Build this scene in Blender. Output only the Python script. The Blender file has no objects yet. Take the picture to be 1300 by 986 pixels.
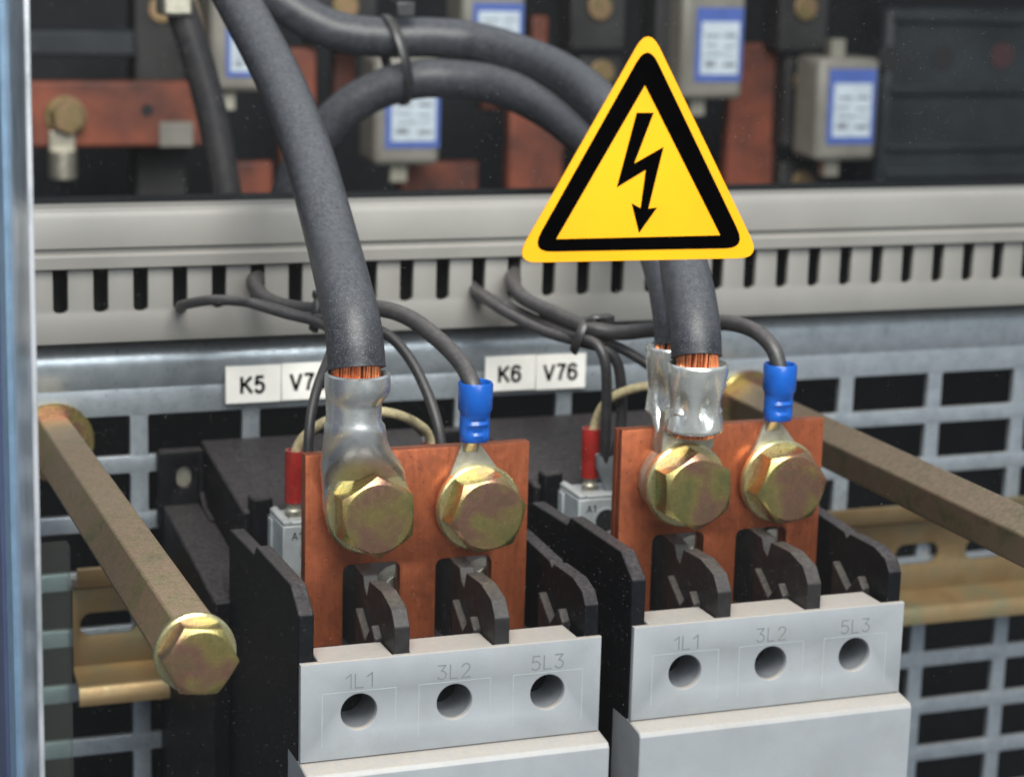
# Close-up of two contactors behind a clear cover in an electrical cabinet.
# All dimensions are in millimetres and scaled to metres when meshes are made.
import bpy, bmesh, math, random
from mathutils import Vector, Matrix

random.seed(7)
S = 0.001
scene = bpy.context.scene
COL = scene.collection

# ------------------------------------------------------------------ camera
RCAM = [[0.93789624, -0.34594549, 0.02592992], [0.04869607, 0.20528692, 0.97748963], [-0.34348121, -0.91552116, 0.20938402]]
cam_d = bpy.data.cameras.new('camera')
cam = bpy.data.objects.new('camera', cam_d)
COL.objects.link(cam)
M = Matrix(RCAM).transposed().to_4x4()
M.translation = Vector((-90.4095, -445.2268, 123.3874)) * S
cam.matrix_world = M
cam_d.sensor_width = 36.0
cam_d.lens = 36.0 * 2765.0 / 1300.0
cam_d.clip_start = 0.01
cam_d.clip_end = 20.0
cam_d.dof.use_dof = True
cam_d.dof.focus_distance = 0.359
cam_d.dof.aperture_fstop = cam_d.lens / 2.8
scene.camera = cam

# ------------------------------------------------------------------ world, lamps, exposure
world = bpy.data.worlds.new('World')
scene.world = world
world.use_nodes = True
# bright-to-dark gradient for an unseen room, added for the metals to reflect
wn, wl = world.node_tree.nodes, world.node_tree.links
bgn = wn['Background']
wtc = wn.new('ShaderNodeTexCoord'); wsep = wn.new('ShaderNodeSeparateXYZ')
wl.new(wtc.outputs['Generated'], wsep.inputs[0])
wmr = wn.new('ShaderNodeMapRange'); wl.new(wsep.outputs[2], wmr.inputs[0])
wmr.inputs[1].default_value = -1.0; wmr.inputs[2].default_value = 1.0
wrp = wn.new('ShaderNodeValToRGB'); wl.new(wmr.outputs[0], wrp.inputs[0])
el = wrp.color_ramp.elements
el[0].position = 0.15; el[0].color = (0.19, 0.205, 0.235, 1)
el[1].position = 0.9; el[1].color = (0.74, 0.85, 1.0, 1)
e = el.new(0.5); e.color = (0.25, 0.285, 0.335, 1)
wl.new(wrp.outputs[0], bgn.inputs[0])
bgn.inputs[1].default_value = 0.62
scene.view_settings.view_transform = 'Standard'
scene.view_settings.look = 'None'
scene.view_settings.exposure = 0.22
scene.view_settings.gamma = 1.0

def area(name, loc, target, size, sizey, power, col):
    d = bpy.data.lights.new(name, 'AREA')
    d.shape = 'RECTANGLE'; d.size = size * S; d.size_y = sizey * S
    d.energy = power; d.color = col
    o = bpy.data.objects.new(name, d); COL.objects.link(o)
    o.location = Vector(loc) * S
    v = (Vector(target) - Vector(loc))
    o.rotation_euler = v.to_track_quat('-Z', 'Y').to_euler()
    return o
area('key_lamp', (-10, -390, 450), (60, -70, 10), 400, 260, 5.6, (1.0, 0.96, 0.90))
area('front_lamp', (110, -650, 290), (60, -60, 20), 300, 280, 2.1, (0.95, 0.98, 1.0))
area('fill_lamp', (-190, -560, 330), (50, -60, 20), 220, 220, 0.7, (0.92, 0.96, 1.0))

# ------------------------------------------------------------------ materials
def new_mat(name):
    m = bpy.data.materials.new(name); m.use_nodes = True
    return m, m.node_tree.nodes, m.node_tree.links, m.node_tree.nodes['Principled BSDF']

def vec_src(N, L, stretch=(1, 1, 1)):
    tc = N.new('ShaderNodeTexCoord')
    oi = N.new('ShaderNodeObjectInfo')
    mp = N.new('ShaderNodeMapping')
    mp.inputs['Scale'].default_value = tuple(1000.0 * s for s in stretch)
    L.new(tc.outputs['Object'], mp.inputs['Vector'])
    mul = N.new('ShaderNodeMath'); mul.operation = 'MULTIPLY'; mul.inputs[1].default_value = 317.0
    L.new(oi.outputs['Random'], mul.inputs[0])
    add = N.new('ShaderNodeVectorMath'); add.operation = 'ADD'
    L.new(mp.outputs[0], add.inputs[0]); L.new(mul.outputs[0], add.inputs[1])
    return add.outputs[0]

def noise(N, L, vec, scale, detail=4, rough=0.6, dist=0.0):
    n = N.new('ShaderNodeTexNoise')
    n.inputs['Scale'].default_value = scale
    n.inputs['Detail'].default_value = detail
    n.inputs['Roughness'].default_value = rough
    n.inputs['Distortion'].default_value = dist
    L.new(vec, n.inputs['Vector'])
    return n.outputs['Fac']

def ramp(N, L, fac, stops):
    r = N.new('ShaderNodeValToRGB')
    el = r.color_ramp.elements
    while len(el) < len(stops): el.new(0.5)
    for e, (p, c) in zip(el, stops):
        e.position = p
        e.color = c if len(c) == 4 else (*c, 1)
    L.new(fac, r.inputs[0])
    return r.outputs[0]

def mixc(N, L, fac, a, b):
    m = N.new('ShaderNodeMix'); m.data_type = 'RGBA'
    for sock, v in ((m.inputs[0], fac), (m.inputs[6], a), (m.inputs[7], b)):
        if hasattr(v, 'default_value') or hasattr(v, 'is_output'): L.new(v, sock)
        elif isinstance(v, (int, float)): sock.default_value = v
        else: sock.default_value = (*v, 1)
    return m.outputs[2]

def mathn(N, L, op, a, b=None, clamp=False):
    m = N.new('ShaderNodeMath'); m.operation = op; m.use_clamp = clamp
    for i, v in enumerate((a, b)):
        if v is None: continue
        if isinstance(v, (int, float)): m.inputs[i].default_value = v
        else: L.new(v, m.inputs[i])
    return m.outputs[0]

def g(v): return (v, v, v)

def mat(name, col, rough=0.5, metal=0.0, col2=None, vscale=0.3, stretch=(1, 1, 1), vdet=4, contrast=(0.35, 0.65),
        speck=0.0, speckcol=(0.5, 0.5, 0.5), speckscale=6.0, dust=0.0, dustcol=(0.30, 0.27, 0.24),
        bump=0.0, bscale=3.0, rvar=0.0, spec=0.5, stops=None, dist=0.0, grime=0.0, grimecol=(0.12, 0.09, 0.06), nrough=0.6, speckthr=(0.62, 0.72)):
    m, N, L, B = new_mat(name)
    v = vec_src(N, L, stretch)
    n1 = noise(N, L, v, vscale, vdet, nrough, dist)
    if stops: c = ramp(N, L, n1, stops)
    else:
        f = ramp(N, L, n1, [(contrast[0], g(0)), (contrast[1], g(1))])
        c = mixc(N, L, f, col, col2 or tuple(x * 0.8 for x in col))
    v2 = vec_src(N, L)
    if grime:
        n4 = noise(N, L, v2, 0.16, 6, 0.7)
        f = mathn(N, L, 'MULTIPLY', ramp(N, L, n4, [(0.5, g(0)), (0.72, g(1))]), grime)
        c = mixc(N, L, f, c, grimecol)
    if dust:
        ge = N.new('ShaderNodeNewGeometry')
        sx = N.new('ShaderNodeSeparateXYZ'); L.new(ge.outputs['Normal'], sx.inputs[0])
        up = ramp(N, L, sx.outputs[2], [(0.25, g(0)), (0.95, g(1))])
        n2 = noise(N, L, v2, 1.1, 6, 0.75)
        dn = ramp(N, L, n2, [(0.32, g(0.2)), (0.66, g(1))])
        f = mathn(N, L, 'MULTIPLY', mathn(N, L, 'MULTIPLY', up, dn), dust)
        c = mixc(N, L, f, c, dustcol)
    if speck:
        n3 = noise(N, L, v2, speckscale, 2, 0.5)
        f = mathn(N, L, 'MULTIPLY', ramp(N, L, n3, [(speckthr[0], g(0)), (speckthr[1], g(1))]), speck)
        c = mixc(N, L, f, c, speckcol)
    L.new(c, B.inputs['Base Color'])
    B.inputs['Metallic'].default_value = metal
    B.inputs['Specular IOR Level'].default_value = spec
    if rvar:
        nr = noise(N, L, v2, 0.8, 5, 0.7)
        r = N.new('ShaderNodeMapRange'); L.new(nr, r.inputs[0])
        r.inputs[1].default_value = 0.3; r.inputs[2].default_value = 0.7
        r.inputs[3].default_value = max(0.05, rough - rvar); r.inputs[4].default_value = min(1, rough + rvar)
        L.new(r.outputs[0], B.inputs['Roughness'])
    else: B.inputs['Roughness'].default_value = rough
    if bump:
        nb = noise(N, L, v if stretch != (1, 1, 1) else v2, bscale, 5, 0.65)
        b = N.new('ShaderNodeBump'); b.inputs['Strength'].default_value = 1.0
        b.inputs['Distance'].default_value = bump * S
        L.new(nb, b.inputs['Height']); L.new(b.outputs[0], B.inputs['Normal'])
    return m

ZSTOPS = [(0.26, (0.20, 0.28, 0.13)), (0.38, (0.29, 0.28, 0.10)), (0.49, (0.42, 0.32, 0.12)), (0.59, (0.38, 0.20, 0.14)),
          (0.68, (0.33, 0.24, 0.12)), (0.80, (0.20, 0.28, 0.15))]
MT = {}
MT['zinc_yellow'] = mat('yellow_passivated_zinc', g(.5), 0.25, 0.88, stops=ZSTOPS, vscale=0.09, vdet=1.8, dist=0.3, bump=0.015, bscale=4, rvar=0.08,
                        speck=0.2, speckcol=(0.40, 0.29, 0.19), speckscale=7)
MT['zinc_washer'] = mat('bright_zinc_washer', g(.5), 0.3, 0.9, stops=[(0.3, (0.54, 0.50, 0.30)), (0.5, (0.64, 0.55, 0.28)), (0.7, (0.50, 0.51, 0.32))], vscale=0.1, rvar=0.08)
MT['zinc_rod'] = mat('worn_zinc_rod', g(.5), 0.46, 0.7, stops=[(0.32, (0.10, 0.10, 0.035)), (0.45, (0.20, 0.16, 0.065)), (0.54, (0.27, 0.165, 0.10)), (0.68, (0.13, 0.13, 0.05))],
                     vscale=0.13, vdet=9, nrough=0.72, dist=0.5, bump=0.07, bscale=3.5, speck=0.4, speckcol=(0.11, 0.095, 0.05), speckscale=2.4, speckthr=(0.48, 0.66), dust=0.6, dustcol=(0.46, 0.35, 0.26))  # pale top dust doubles as painted light on the rod's upper face
MT['zinc_rod_shaded'] = mat('shaded_worn_zinc_rod', g(.5), 0.5, 0.6, stops=[(0.32, (0.05, 0.048, 0.022)), (0.45, (0.10, 0.078, 0.04)), (0.54, (0.13, 0.085, 0.055)), (0.68, (0.065, 0.06, 0.03))],
                     vscale=0.13, vdet=9, nrough=0.72, dist=0.5, bump=0.06, bscale=3.5, speck=0.3, speckcol=(0.2, 0.17, 0.12), speckscale=2.6, dust=0.55, dustcol=(0.36, 0.28, 0.21))  # darker copy of the rod zinc, with the right rod's shade in its colour
MT['zinc_rail'] = mat('chromated_rail_steel', g(.5), 0.42, 0.62, stops=[(0.3, (0.22, 0.14, 0.06)), (0.5, (0.27, 0.185, 0.09)), (0.7, (0.18, 0.185, 0.11))], vscale=0.06, rvar=0.1)
MT['copper'] = mat('brushed_copper', (0.54, 0.155, 0.066), 0.34, 0.74, col2=(0.37, 0.098, 0.042), vscale=0.9, stretch=(2.2, 1, 0.16), contrast=(0.2, 0.8),
                   bump=0.025, bscale=2.6, rvar=0.1, grime=0.75, grimecol=(0.24, 0.07, 0.04))
MT['copper_wire'] = mat('bare_copper_strand', (0.95, 0.36, 0.16), 0.3, 0.85, col2=(0.70, 0.20, 0.07), vscale=0.8)
MT['tinned'] = mat('tinned_copper', (0.90, 0.91, 0.88), 0.24, 0.85, col2=(0.68, 0.68, 0.62), vscale=0.2, bump=0.025, bscale=0.6, rvar=0.07, grime=0.1, grimecol=(0.5, 0.45, 0.36))
MT['tinned_smooth'] = mat('smooth_tinned_lug', (0.95, 0.95, 0.92), 0.32, 0.95, col2=(0.78, 0.79, 0.75), vscale=0.15, rvar=0.06)
MT['tinned_dull'] = mat('dull_tin', (0.48, 0.46, 0.39), 0.42, 0.8, col2=(0.36, 0.34, 0.27), vscale=0.5, bump=0.05, bscale=2)
MT['galv'] = mat('galvanised_steel', (0.34, 0.375, 0.41), 0.34, 0.5, col2=(0.25, 0.285, 0.315), vscale=0.28, vdet=7, contrast=(0.35, 0.7), bump=0.05, bscale=0.5, rvar=0.1,
                 dust=0.65, dustcol=(0.50, 0.48, 0.44))
MT['duct'] = mat('grey_duct_plastic', (0.20, 0.195, 0.183), 0.45, 0, col2=(0.18, 0.175, 0.163), vscale=0.05, dust=0.5, dustcol=(0.27, 0.255, 0.23), grime=0.2, grimecol=(0.22, 0.2, 0.18))
MT['grey_plastic'] = mat('light_grey_plastic', (0.29, 0.305, 0.325), 0.42, 0, col2=(0.255, 0.27, 0.29), vscale=0.1, dust=0.85, dustcol=(0.40, 0.34, 0.28),
                         grime=0.3, grimecol=(0.23, 0.22, 0.20), bump=0.02, bscale=3, speck=0.35, speckcol=(0.2, 0.19, 0.17), speckscale=3.6, rvar=0.06)
MT['well_shade_grey'] = mat('shaded_well_plastic', (0.17, 0.18, 0.20), 0.5)  # darker than the cover: the wells' inner shade is put into the colour
MT['coil_grey'] = mat('coil_grey_plastic', (0.37, 0.41, 0.43), 0.45, 0, vscale=0.2, dust=0.5, dustcol=(0.5, 0.46, 0.4), grime=0.3, grimecol=(0.2, 0.19, 0.17))
MT['black'] = mat('black_moulded_plastic', (0.0024, 0.0026, 0.004), 0.5, 0, spec=0.12, col2=(0.005, 0.0052, 0.007), vscale=0.3, dust=0.6, dustcol=(0.11, 0.098, 0.10),
                  speck=0.05, speckcol=(0.3, 0.28, 0.27), speckscale=3.5, bump=0.02, bscale=5)
MT['black_inner'] = mat('inner_black_plastic', (0.010, 0.0095, 0.0105), 0.5, 0, spec=0.3, col2=(0.02, 0.018, 0.018), vscale=0.4, dust=0.6, dustcol=(0.125, 0.11, 0.10))
MT['rubber'] = mat('grey_black_rubber', (0.014, 0.015, 0.020), 0.42, 0, spec=0.35, col2=(0.026, 0.028, 0.036), vscale=0.5, vdet=6, dust=0.7, dustcol=(0.105, 0.108, 0.115),
                   speck=0.6, speckcol=(0.13, 0.135, 0.145), speckscale=3.4, speckthr=(0.54, 0.70), bump=0.03, bscale=4)
MT['wire'] = mat('wire_insulation', (0.018, 0.018, 0.021), 0.45, 0, col2=(0.030, 0.029, 0.031), vscale=0.4, dust=0.6, dustcol=(0.14, 0.125, 0.118), speck=0.25, speckcol=(0.26, 0.24, 0.23), speckscale=4)
MT['tie'] = mat('black_nylon', (0.02, 0.02, 0.022), 0.4, dust=0.6, dustcol=(0.14, 0.13, 0.125))
MT['beige_wire'] = mat('beige_braid', (0.55, 0.47, 0.28), 0.7, col2=(0.36, 0.30, 0.17), vscale=1.6, bump=0.08, bscale=2)
MT['blue'] = mat('blue_vinyl', (0.005, 0.085, 0.40), 0.24, col2=(0.004, 0.068, 0.33), vscale=0.3, bump=0.03, bscale=1)
MT['red'] = mat('red_vinyl', (0.30, 0.018, 0.014), 0.3, col2=(0.2, 0.014, 0.012), vscale=0.3, dust=0.4)
MT['ferrule_grey'] = mat('grey_ferrule', (0.16, 0.175, 0.19), 0.5, dust=0.3)
MT['paper'] = mat('white_label_stock', (0.86, 0.85, 0.81), 0.6, col2=(0.80, 0.78, 0.73), vscale=0.2, grime=0.15, grimecol=(0.5, 0.46, 0.4))
MT['ink'] = mat('black_ink', (0.0015, 0.0015, 0.0017), 0.75, spec=0.0)
MT['engrave'] = mat('grey_engraving', (0.17, 0.175, 0.19), 0.6)
MT['sign_yellow'] = mat('sign_yellow', (0.56, 0.255, 0.001), 0.45, col2=(0.58, 0.285, 0.001), vscale=0.06, spec=0.3)
MT['frame_blue'] = mat('blue_grey_paint', (0.085, 0.11, 0.20), 0.4, col2=(0.07, 0.09, 0.17), vscale=0.1)
MT['frame_light'] = mat('pale_blue_gasket', (0.21, 0.33, 0.46), 0.4)
MT['chrome'] = mat('bright_edge_metal', (0.82, 0.85, 0.88), 0.22, 0.75, col2=(0.30, 0.36, 0.36), vscale=0.12, stretch=(1, 1, 0.5), bump=0.06, bscale=0.7, contrast=(0.45, 0.7))
MT['hole_shade'] = mat('painted_hole_shade', (0.008, 0.009, 0.011), 0.8)  # near-black that paints in the shade of holes and openings
MT['back_dark'] = mat('dark_back_panel', (0.007, 0.009, 0.012), 0.6, spec=0.2, col2=(0.013, 0.016, 0.019), vscale=0.02)
MT['grid_shade'] = mat('grid_hole_shade', (0.004, 0.005, 0.007), 0.6, spec=0.2, col2=(0.008, 0.010, 0.011), vscale=0.03)
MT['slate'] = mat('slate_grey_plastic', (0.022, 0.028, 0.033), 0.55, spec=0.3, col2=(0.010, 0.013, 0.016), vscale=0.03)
MT['bg_grey'] = mat('shade_dark_grey_plastic', (0.026, 0.026, 0.027), 0.6, spec=0.3, col2=(0.012, 0.012, 0.013), vscale=0.05)  # grey darkened to put the rear compartment's shade into the colour
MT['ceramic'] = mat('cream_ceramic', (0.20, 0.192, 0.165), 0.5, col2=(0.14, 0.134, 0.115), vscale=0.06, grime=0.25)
MT['print_grey'] = mat('hazed_print_grey', (0.20, 0.22, 0.25), 0.6)  # label print paled so its colour carries the rear haze
MT['label_blue'] = mat('blue_print', (0.06, 0.11, 0.36), 0.5)
MT['label_white'] = mat('pale_print_stock', (0.48, 0.55, 0.61), 0.5)
MT['bg_copper'] = mat('shade_dark_busbar_copper', (0.22, 0.058, 0.03), 0.55, 0.3, col2=(0.07, 0.024, 0.017), vscale=0.05)  # copper darkened to carry the rear compartment's shade
MT['dull_red'] = mat('dull_red_plastic', (0.045, 0.02, 0.023), 0.5)
MT['brown_wire'] = mat('tan_insulation', (0.19, 0.14, 0.09), 0.6)

def glass_mat(name, tint, dustfac):
    m, N, L, B = new_mat(name)
    N.remove(B)
    out = N['Material Output']
    tr = N.new('ShaderNodeBsdfTransparent'); tr.inputs[0].default_value = (*tint, 1)
    gl = N.new('ShaderNodeBsdfGlossy'); gl.inputs['Roughness'].default_value = 0.03
    fr = N.new('ShaderNodeFresnel'); fr.inputs['IOR'].default_value = 1.45
    f = mathn(N, L, 'MULTIPLY', fr.outputs[0], 0.16)
    mx = N.new('ShaderNodeMixShader')
    L.new(f, mx.inputs[0]); L.new(tr.outputs[0], mx.inputs[1]); L.new(gl.outputs[0], mx.inputs[2])
    di = N.new('ShaderNodeBsdfDiffuse'); di.inputs[0].default_value = (0.8, 0.78, 0.74, 1)
    v = vec_src(N, L)
    n = noise(N, L, v, 4.5, 2, 0.5)
    sp = ramp(N, L, n, [(0.73, g(0)), (0.80, g(1))])
    n2 = noise(N, L, v, 0.012, 4, 0.6)
    fd = mathn(N, L, 'ADD', mathn(N, L, 'MULTIPLY', sp, 0.22), mathn(N, L, 'MULTIPLY', n2, dustfac))
    mx2 = N.new('ShaderNodeMixShader')
    L.new(fd, mx2.inputs[0]); L.new(mx.outputs[0], mx2.inputs[1]); L.new(di.outputs[0], mx2.inputs[2])
    L.new(mx2.outputs[0], out.inputs['Surface'])
    return m
MT['pane'] = glass_mat('clear_acrylic', (0.985, 0.99, 0.985), 0.003)
MT['pane_green'] = glass_mat('greenish_acrylic', (0.80, 0.88, 0.84), 0.03)

# ------------------------------------------------------------------ mesh helpers
def catmull(pts, n=10):
    P = [Vector(p) for p in pts]
    out = []
    for i in range(len(P) - 1):
        p0 = P[i - 1] if i else P[0] * 2 - P[1]
        p1, p2 = P[i], P[i + 1]
        p3 = P[i + 2] if i + 2 < len(P) else P[-1] * 2 - P[-2]
        for k in range(n):
            t = k / n
            out.append(0.5 * ((2 * p1) + (p2 - p0) * t + (2 * p0 - 5 * p1 + 4 * p2 - p3) * t * t + (3 * p1 - p0 - 3 * p2 + p3) * t ** 3))
    out.append(P[-1])
    return out

class MB:
    def __init__(self): self.bm = bmesh.new()
    def box(self, x0, x1, y0, y1, z0, z1):
        c = [(x, y, z) for x in (x0, x1) for y in (y0, y1) for z in (z0, z1)]
        v = [self.bm.verts.new(p) for p in c]
        for f in ((0, 1, 3, 2), (4, 6, 7, 5), (0, 4, 5, 1), (2, 3, 7, 6), (0, 2, 6, 4), (1, 5, 7, 3)):
            self.bm.faces.new([v[i] for i in f])
        return self
    def prism(self, axis, poly, a, b):
        def p3(u, w, t): return {'x': (t, u, w), 'y': (u, t, w), 'z': (u, w, t)}[axis]
        A = [self.bm.verts.new(p3(u, w, a)) for u, w in poly]
        Bv = [self.bm.verts.new(p3(u, w, b)) for u, w in poly]
        n = len(poly)
        self.bm.faces.new(A); self.bm.faces.new(Bv[::-1])
        for i in range(n):
            self.bm.faces.new((A[i], A[(i + 1) % n], Bv[(i + 1) % n], Bv[i]))
        return self
    def loft(self, rings, cap0=True, cap1=True, closed=False):
        R = [[self.bm.verts.new(p) for p in r] for r in rings]
        n = len(R[0])
        m = len(R)
        for j in range(m if closed else m - 1):
            r0, r1 = R[j], R[(j + 1) % m]
            for i in range(n):
                self.bm.faces.new((r0[i], r0[(i + 1) % n], r1[(i + 1) % n], r1[i]))
        if not closed:
            if cap0: self.bm.faces.new(R[0][::-1])
            if cap1: self.bm.faces.new(R[-1])
        return self
    def tube(self, pts, r, n=16, closed=False, flat=1.0):
        pts = [Vector(p) for p in pts]
        m = len(pts)
        rings = []
        up = None
        for i in range(m):
            if closed: t = pts[(i + 1) % m] - pts[i - 1]
            else: t = pts[min(i + 1, m - 1)] - pts[max(i - 1, 0)]
            t.normalize()
            if up is None:
                up = t.cross(Vector((0, 1, 0)))
                if up.length < 0.1: up = t.cross(Vector((1, 0, 0)))
            up = (up - t * up.dot(t)).normalized()
            side = t.cross(up)
            rr = r(i / (m - 1)) if callable(r) else r
            rings.append([pts[i] + (up * math.cos(a) + side * math.sin(a) * flat) * rr for a in [2 * math.pi * k / n for k in range(n)]])
        return self.loft(rings, closed=closed)
    def cyl(self, p0, p1, r0, r1=None, n=20):
        p0, p1 = Vector(p0), Vector(p1)
        r1 = r0 if r1 is None else r1
        return self.lathe(p0, p1 - p0, [(r0, 0), (r1, (p1 - p0).length)], n)
    def lathe(self, base, axis, prof, n=24):
        base, ax = Vector(base), Vector(axis).normalized()
        u = ax.cross(Vector((0.3, 1, 0.2)) if abs(ax.y) < 0.9 else Vector((1, 0, 0.1))).normalized()
        w = ax.cross(u)
        return self.loft([[base + ax * h + (u * math.cos(a) + w * math.sin(a)) * r for a in [2 * math.pi * k / n for k in range(n)]] for r, h in prof])

ORG = {}
def place_mesh(name, bm, material, parent, sharp=32, bevel=0.0):
    o0 = ORG.get(parent.name, Vector((0, 0, 0))) if parent else Vector((0, 0, 0))
    bmesh.ops.recalc_face_normals(bm, faces=bm.faces)
    for v in bm.verts: v.co = (v.co - o0) * S
    me = bpy.data.meshes.new(name)
    bm.to_mesh(me); bm.free()
    me.materials.append(MT[material])
    for p in me.polygons: p.use_smooth = True
    me.set_sharp_from_angle(angle=math.radians(sharp))
    o = bpy.data.objects.new(name, me); COL.objects.link(o)
    ORG[o.name] = o0
    if parent: o.parent = parent
    if bevel:
        b = o.modifiers.new('bevel', 'BEVEL'); b.width = bevel * S; b.segments = 2
        b.limit_method = 'ANGLE'; b.angle_limit = math.radians(32); b.harden_normals = False
    return o

def obj(name, mb, material, parent=None, sharp=32, bevel=0.0):
    return place_mesh(name, mb.bm, material, parent, sharp, bevel)

def plate_bm(axis, loops, a, b, bevel=0.0):
    """A plate with holes: the outline and hole loops (2D) filled and given thickness from a to b along the axis, edges rounded."""
    cu = bpy.data.curves.new('plate', 'CURVE'); cu.dimensions = '2D'; cu.fill_mode = 'BOTH'
    for lp in loops:
        sp = cu.splines.new('POLY'); sp.points.add(len(lp) - 1)
        for p, (u, w) in zip(sp.points, lp): p.co = (u, w, 0, 1)
        sp.use_cyclic_u = True
    cu.extrude = abs(b - a) / 2 - bevel
    cu.bevel_depth = bevel; cu.bevel_resolution = 1; cu.offset = -bevel
    o = bpy.data.objects.new('plate', cu); COL.objects.link(o)
    dg = bpy.context.evaluated_depsgraph_get()
    me = bpy.data.meshes.new_from_object(o.evaluated_get(dg))
    bpy.data.objects.remove(o); bpy.data.curves.remove(cu)
    bm = bmesh.new(); bm.from_mesh(me); bpy.data.meshes.remove(me)
    bmesh.ops.remove_doubles(bm, verts=bm.verts, dist=0.0005)
    c = (a + b) / 2
    for v in bm.verts:
        u, w, t = v.co
        v.co = {'x': (t + c, u, w), 'y': (u, t + c, w), 'z': (u, w, t + c)}[axis]
    return bm
def plate(name, axis, loops, a, b, material, parent=None, bevel=0.0):
    return place_mesh(name, plate_bm(axis, loops, a, b, bevel), material, parent)

def circ(cx, cz, r, n=28): return [(cx + r * math.cos(2 * math.pi * k / n), cz + r * math.sin(2 * math.pi * k / n)) for k in range(n)]
def rrect(x0, x1, z0, z1, r, n=5):
    out = []
    for cx, cz, a0 in ((x1 - r, z1 - r, 0), (x0 + r, z1 - r, 90), (x0 + r, z0 + r, 180), (x1 - r, z0 + r, 270)):
        for k in range(n + 1):
            a = math.radians(a0 + 90 * k / n)
            out.append((cx + r * math.cos(a), cz + r * math.sin(a)))
    return out
def rpoly(pts, rad, n=5):
    out = []
    m = len(pts)
    for i in range(m):
        p, a, b = Vector(pts[i]), Vector(pts[i - 1]), Vector(pts[(i + 1) % m])
        r = rad[i] if isinstance(rad, (list, tuple)) else rad
        if r <= 0: out.append(tuple(p)); continue
        d1, d2 = (a - p).normalized(), (b - p).normalized()
        ang = d1.angle(d2)
        t = min(r / math.tan(ang / 2), (a - p).length * 0.45, (b - p).length * 0.45)
        p1, p2 = p + d1 * t, p + d2 * t
        for k in range(n + 1):
            s = k / n
            out.append(tuple(p1 * (1 - s) ** 2 + p * 2 * s * (1 - s) + p2 * s * s))
    return out

def bold_text(st, x, z, h, y, parent, hw, gap, material='ink'):
    def arc(cx, cz, rx, rz, a0, a1, n=14): return [(cx + rx * math.cos(math.radians(a0 + (a1 - a0) * k / n)), cz + rz * math.sin(math.radians(a0 + (a1 - a0) * k / n))) for k in range(n + 1)]
    gl = {'K': (.62, [[(0, 0), (0, 1)], [(.6, 1), (.04, .42)], [(.2, .6), (.64, 0)]]),
          'V': (.66, [[(0, 1), (.33, 0), (.66, 1)]]),
          'A': (.66, [[(0, 0), (.33, 1), (.66, 0)], [(.12, .33), (.54, .33)]]),
          '1': (.3, [[(0, .72), (.3, .98), (.3, 0)]]),
          '7': (.52, [[(0, 1), (.52, 1)], [(.52, 1)] + [(.34, .66), (.24, .36), (.18, 0)]]),
          '5': (.52, [[(.48, 1), (.10, 1), (.04, .53)], [(.04, .53)] + arc(.25, .32, .27, .32, 120, -150)]),
          '6': (.54, [arc(.27, .31, .27, .31, 0, 360, 24), [(.0, .31), (.0, .55)] + arc(.28, .68, .28, .32, 180, 30)])}
    wid = sum(gl[c][0] * h for c in st) + gap * (len(st) - 1)
    px = x - wid / 2
    mb = MB()
    for c in st:
        w, lines = gl[c]
        for ln in lines:
            pts = [Vector((px + u * h, y, z - h / 2 + v * h)) for u, v in ln]
            for a, bb in zip(pts, pts[1:]):
                d = (bb - a).normalized(); nrm = Vector((-d.z, 0, d.x)) * hw
                q = [a - d * hw * .5 + nrm, bb + d * hw * .5 + nrm, bb + d * hw * .5 - nrm, a - d * hw * .5 - nrm]
                mb.prism('y', [(p.x, p.z) for p in q], y - 0.02 - random.random() * 0.015, y + 0.05)
        px += w * h + gap
    return obj('lettering', mb, material, parent)

def tag(o, label, cat, group=None, kind=None):
    if label: o['label'] = label
    if cat: o['category'] = cat
    if group: o['group'] = group
    if kind: o['kind'] = kind
    return o
def thing(name, loc, label, cat, group=None):
    o = bpy.data.objects.new(name, None); COL.objects.link(o)
    o.empty_display_size = 0.01
    o.location = Vector(loc) * S
    ORG[o.name] = Vector(loc)
    return tag(o, label, cat, group)
def copy_tree(o, off, label=None, parent=None):
    c = o.copy(); COL.objects.link(c)
    if parent: c.parent = parent
    else: c.location = o.location + Vector(off) * S
    ORG[c.name] = ORG.get(o.name, Vector((0, 0, 0))) + Vector(off)
    if label: c['label'] = label
    for ch in list(o.children): copy_tree(ch, off, None, c)
    return c

RO = Vector((61.2, 0, 1.1))     # right contactor relative to the left one

# ------------------------------------------------------------------ cabinet shell
b = MB().box(-200, 560, 346, 350, -160, 330)
tag(obj('back_wall', b, 'back_dark'), None, None, kind='structure')
b = MB().box(-120, 300, 46, 50, -140, 60)
tag(obj('grid_shade_sheet', b, 'grid_shade'), None, None, kind='structure')  # near-black sheet added so the grid holes look deep in shade

b = MB().box(-200, 560, 200, 350, 170, 174)
tag(obj('cabinet_shade_roof', b, 'back_dark'), None, None, kind='structure')  # unseen roof, added and cut back to shade the rear compartment
for x in (-150, 480):
    tag(obj('cabinet_shade_side', MB().box(x, x + 3, 10, 346, -160, 170), 'back_dark'), None, None, kind='structure')  # unseen sides, added with the roof to darken the background

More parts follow.
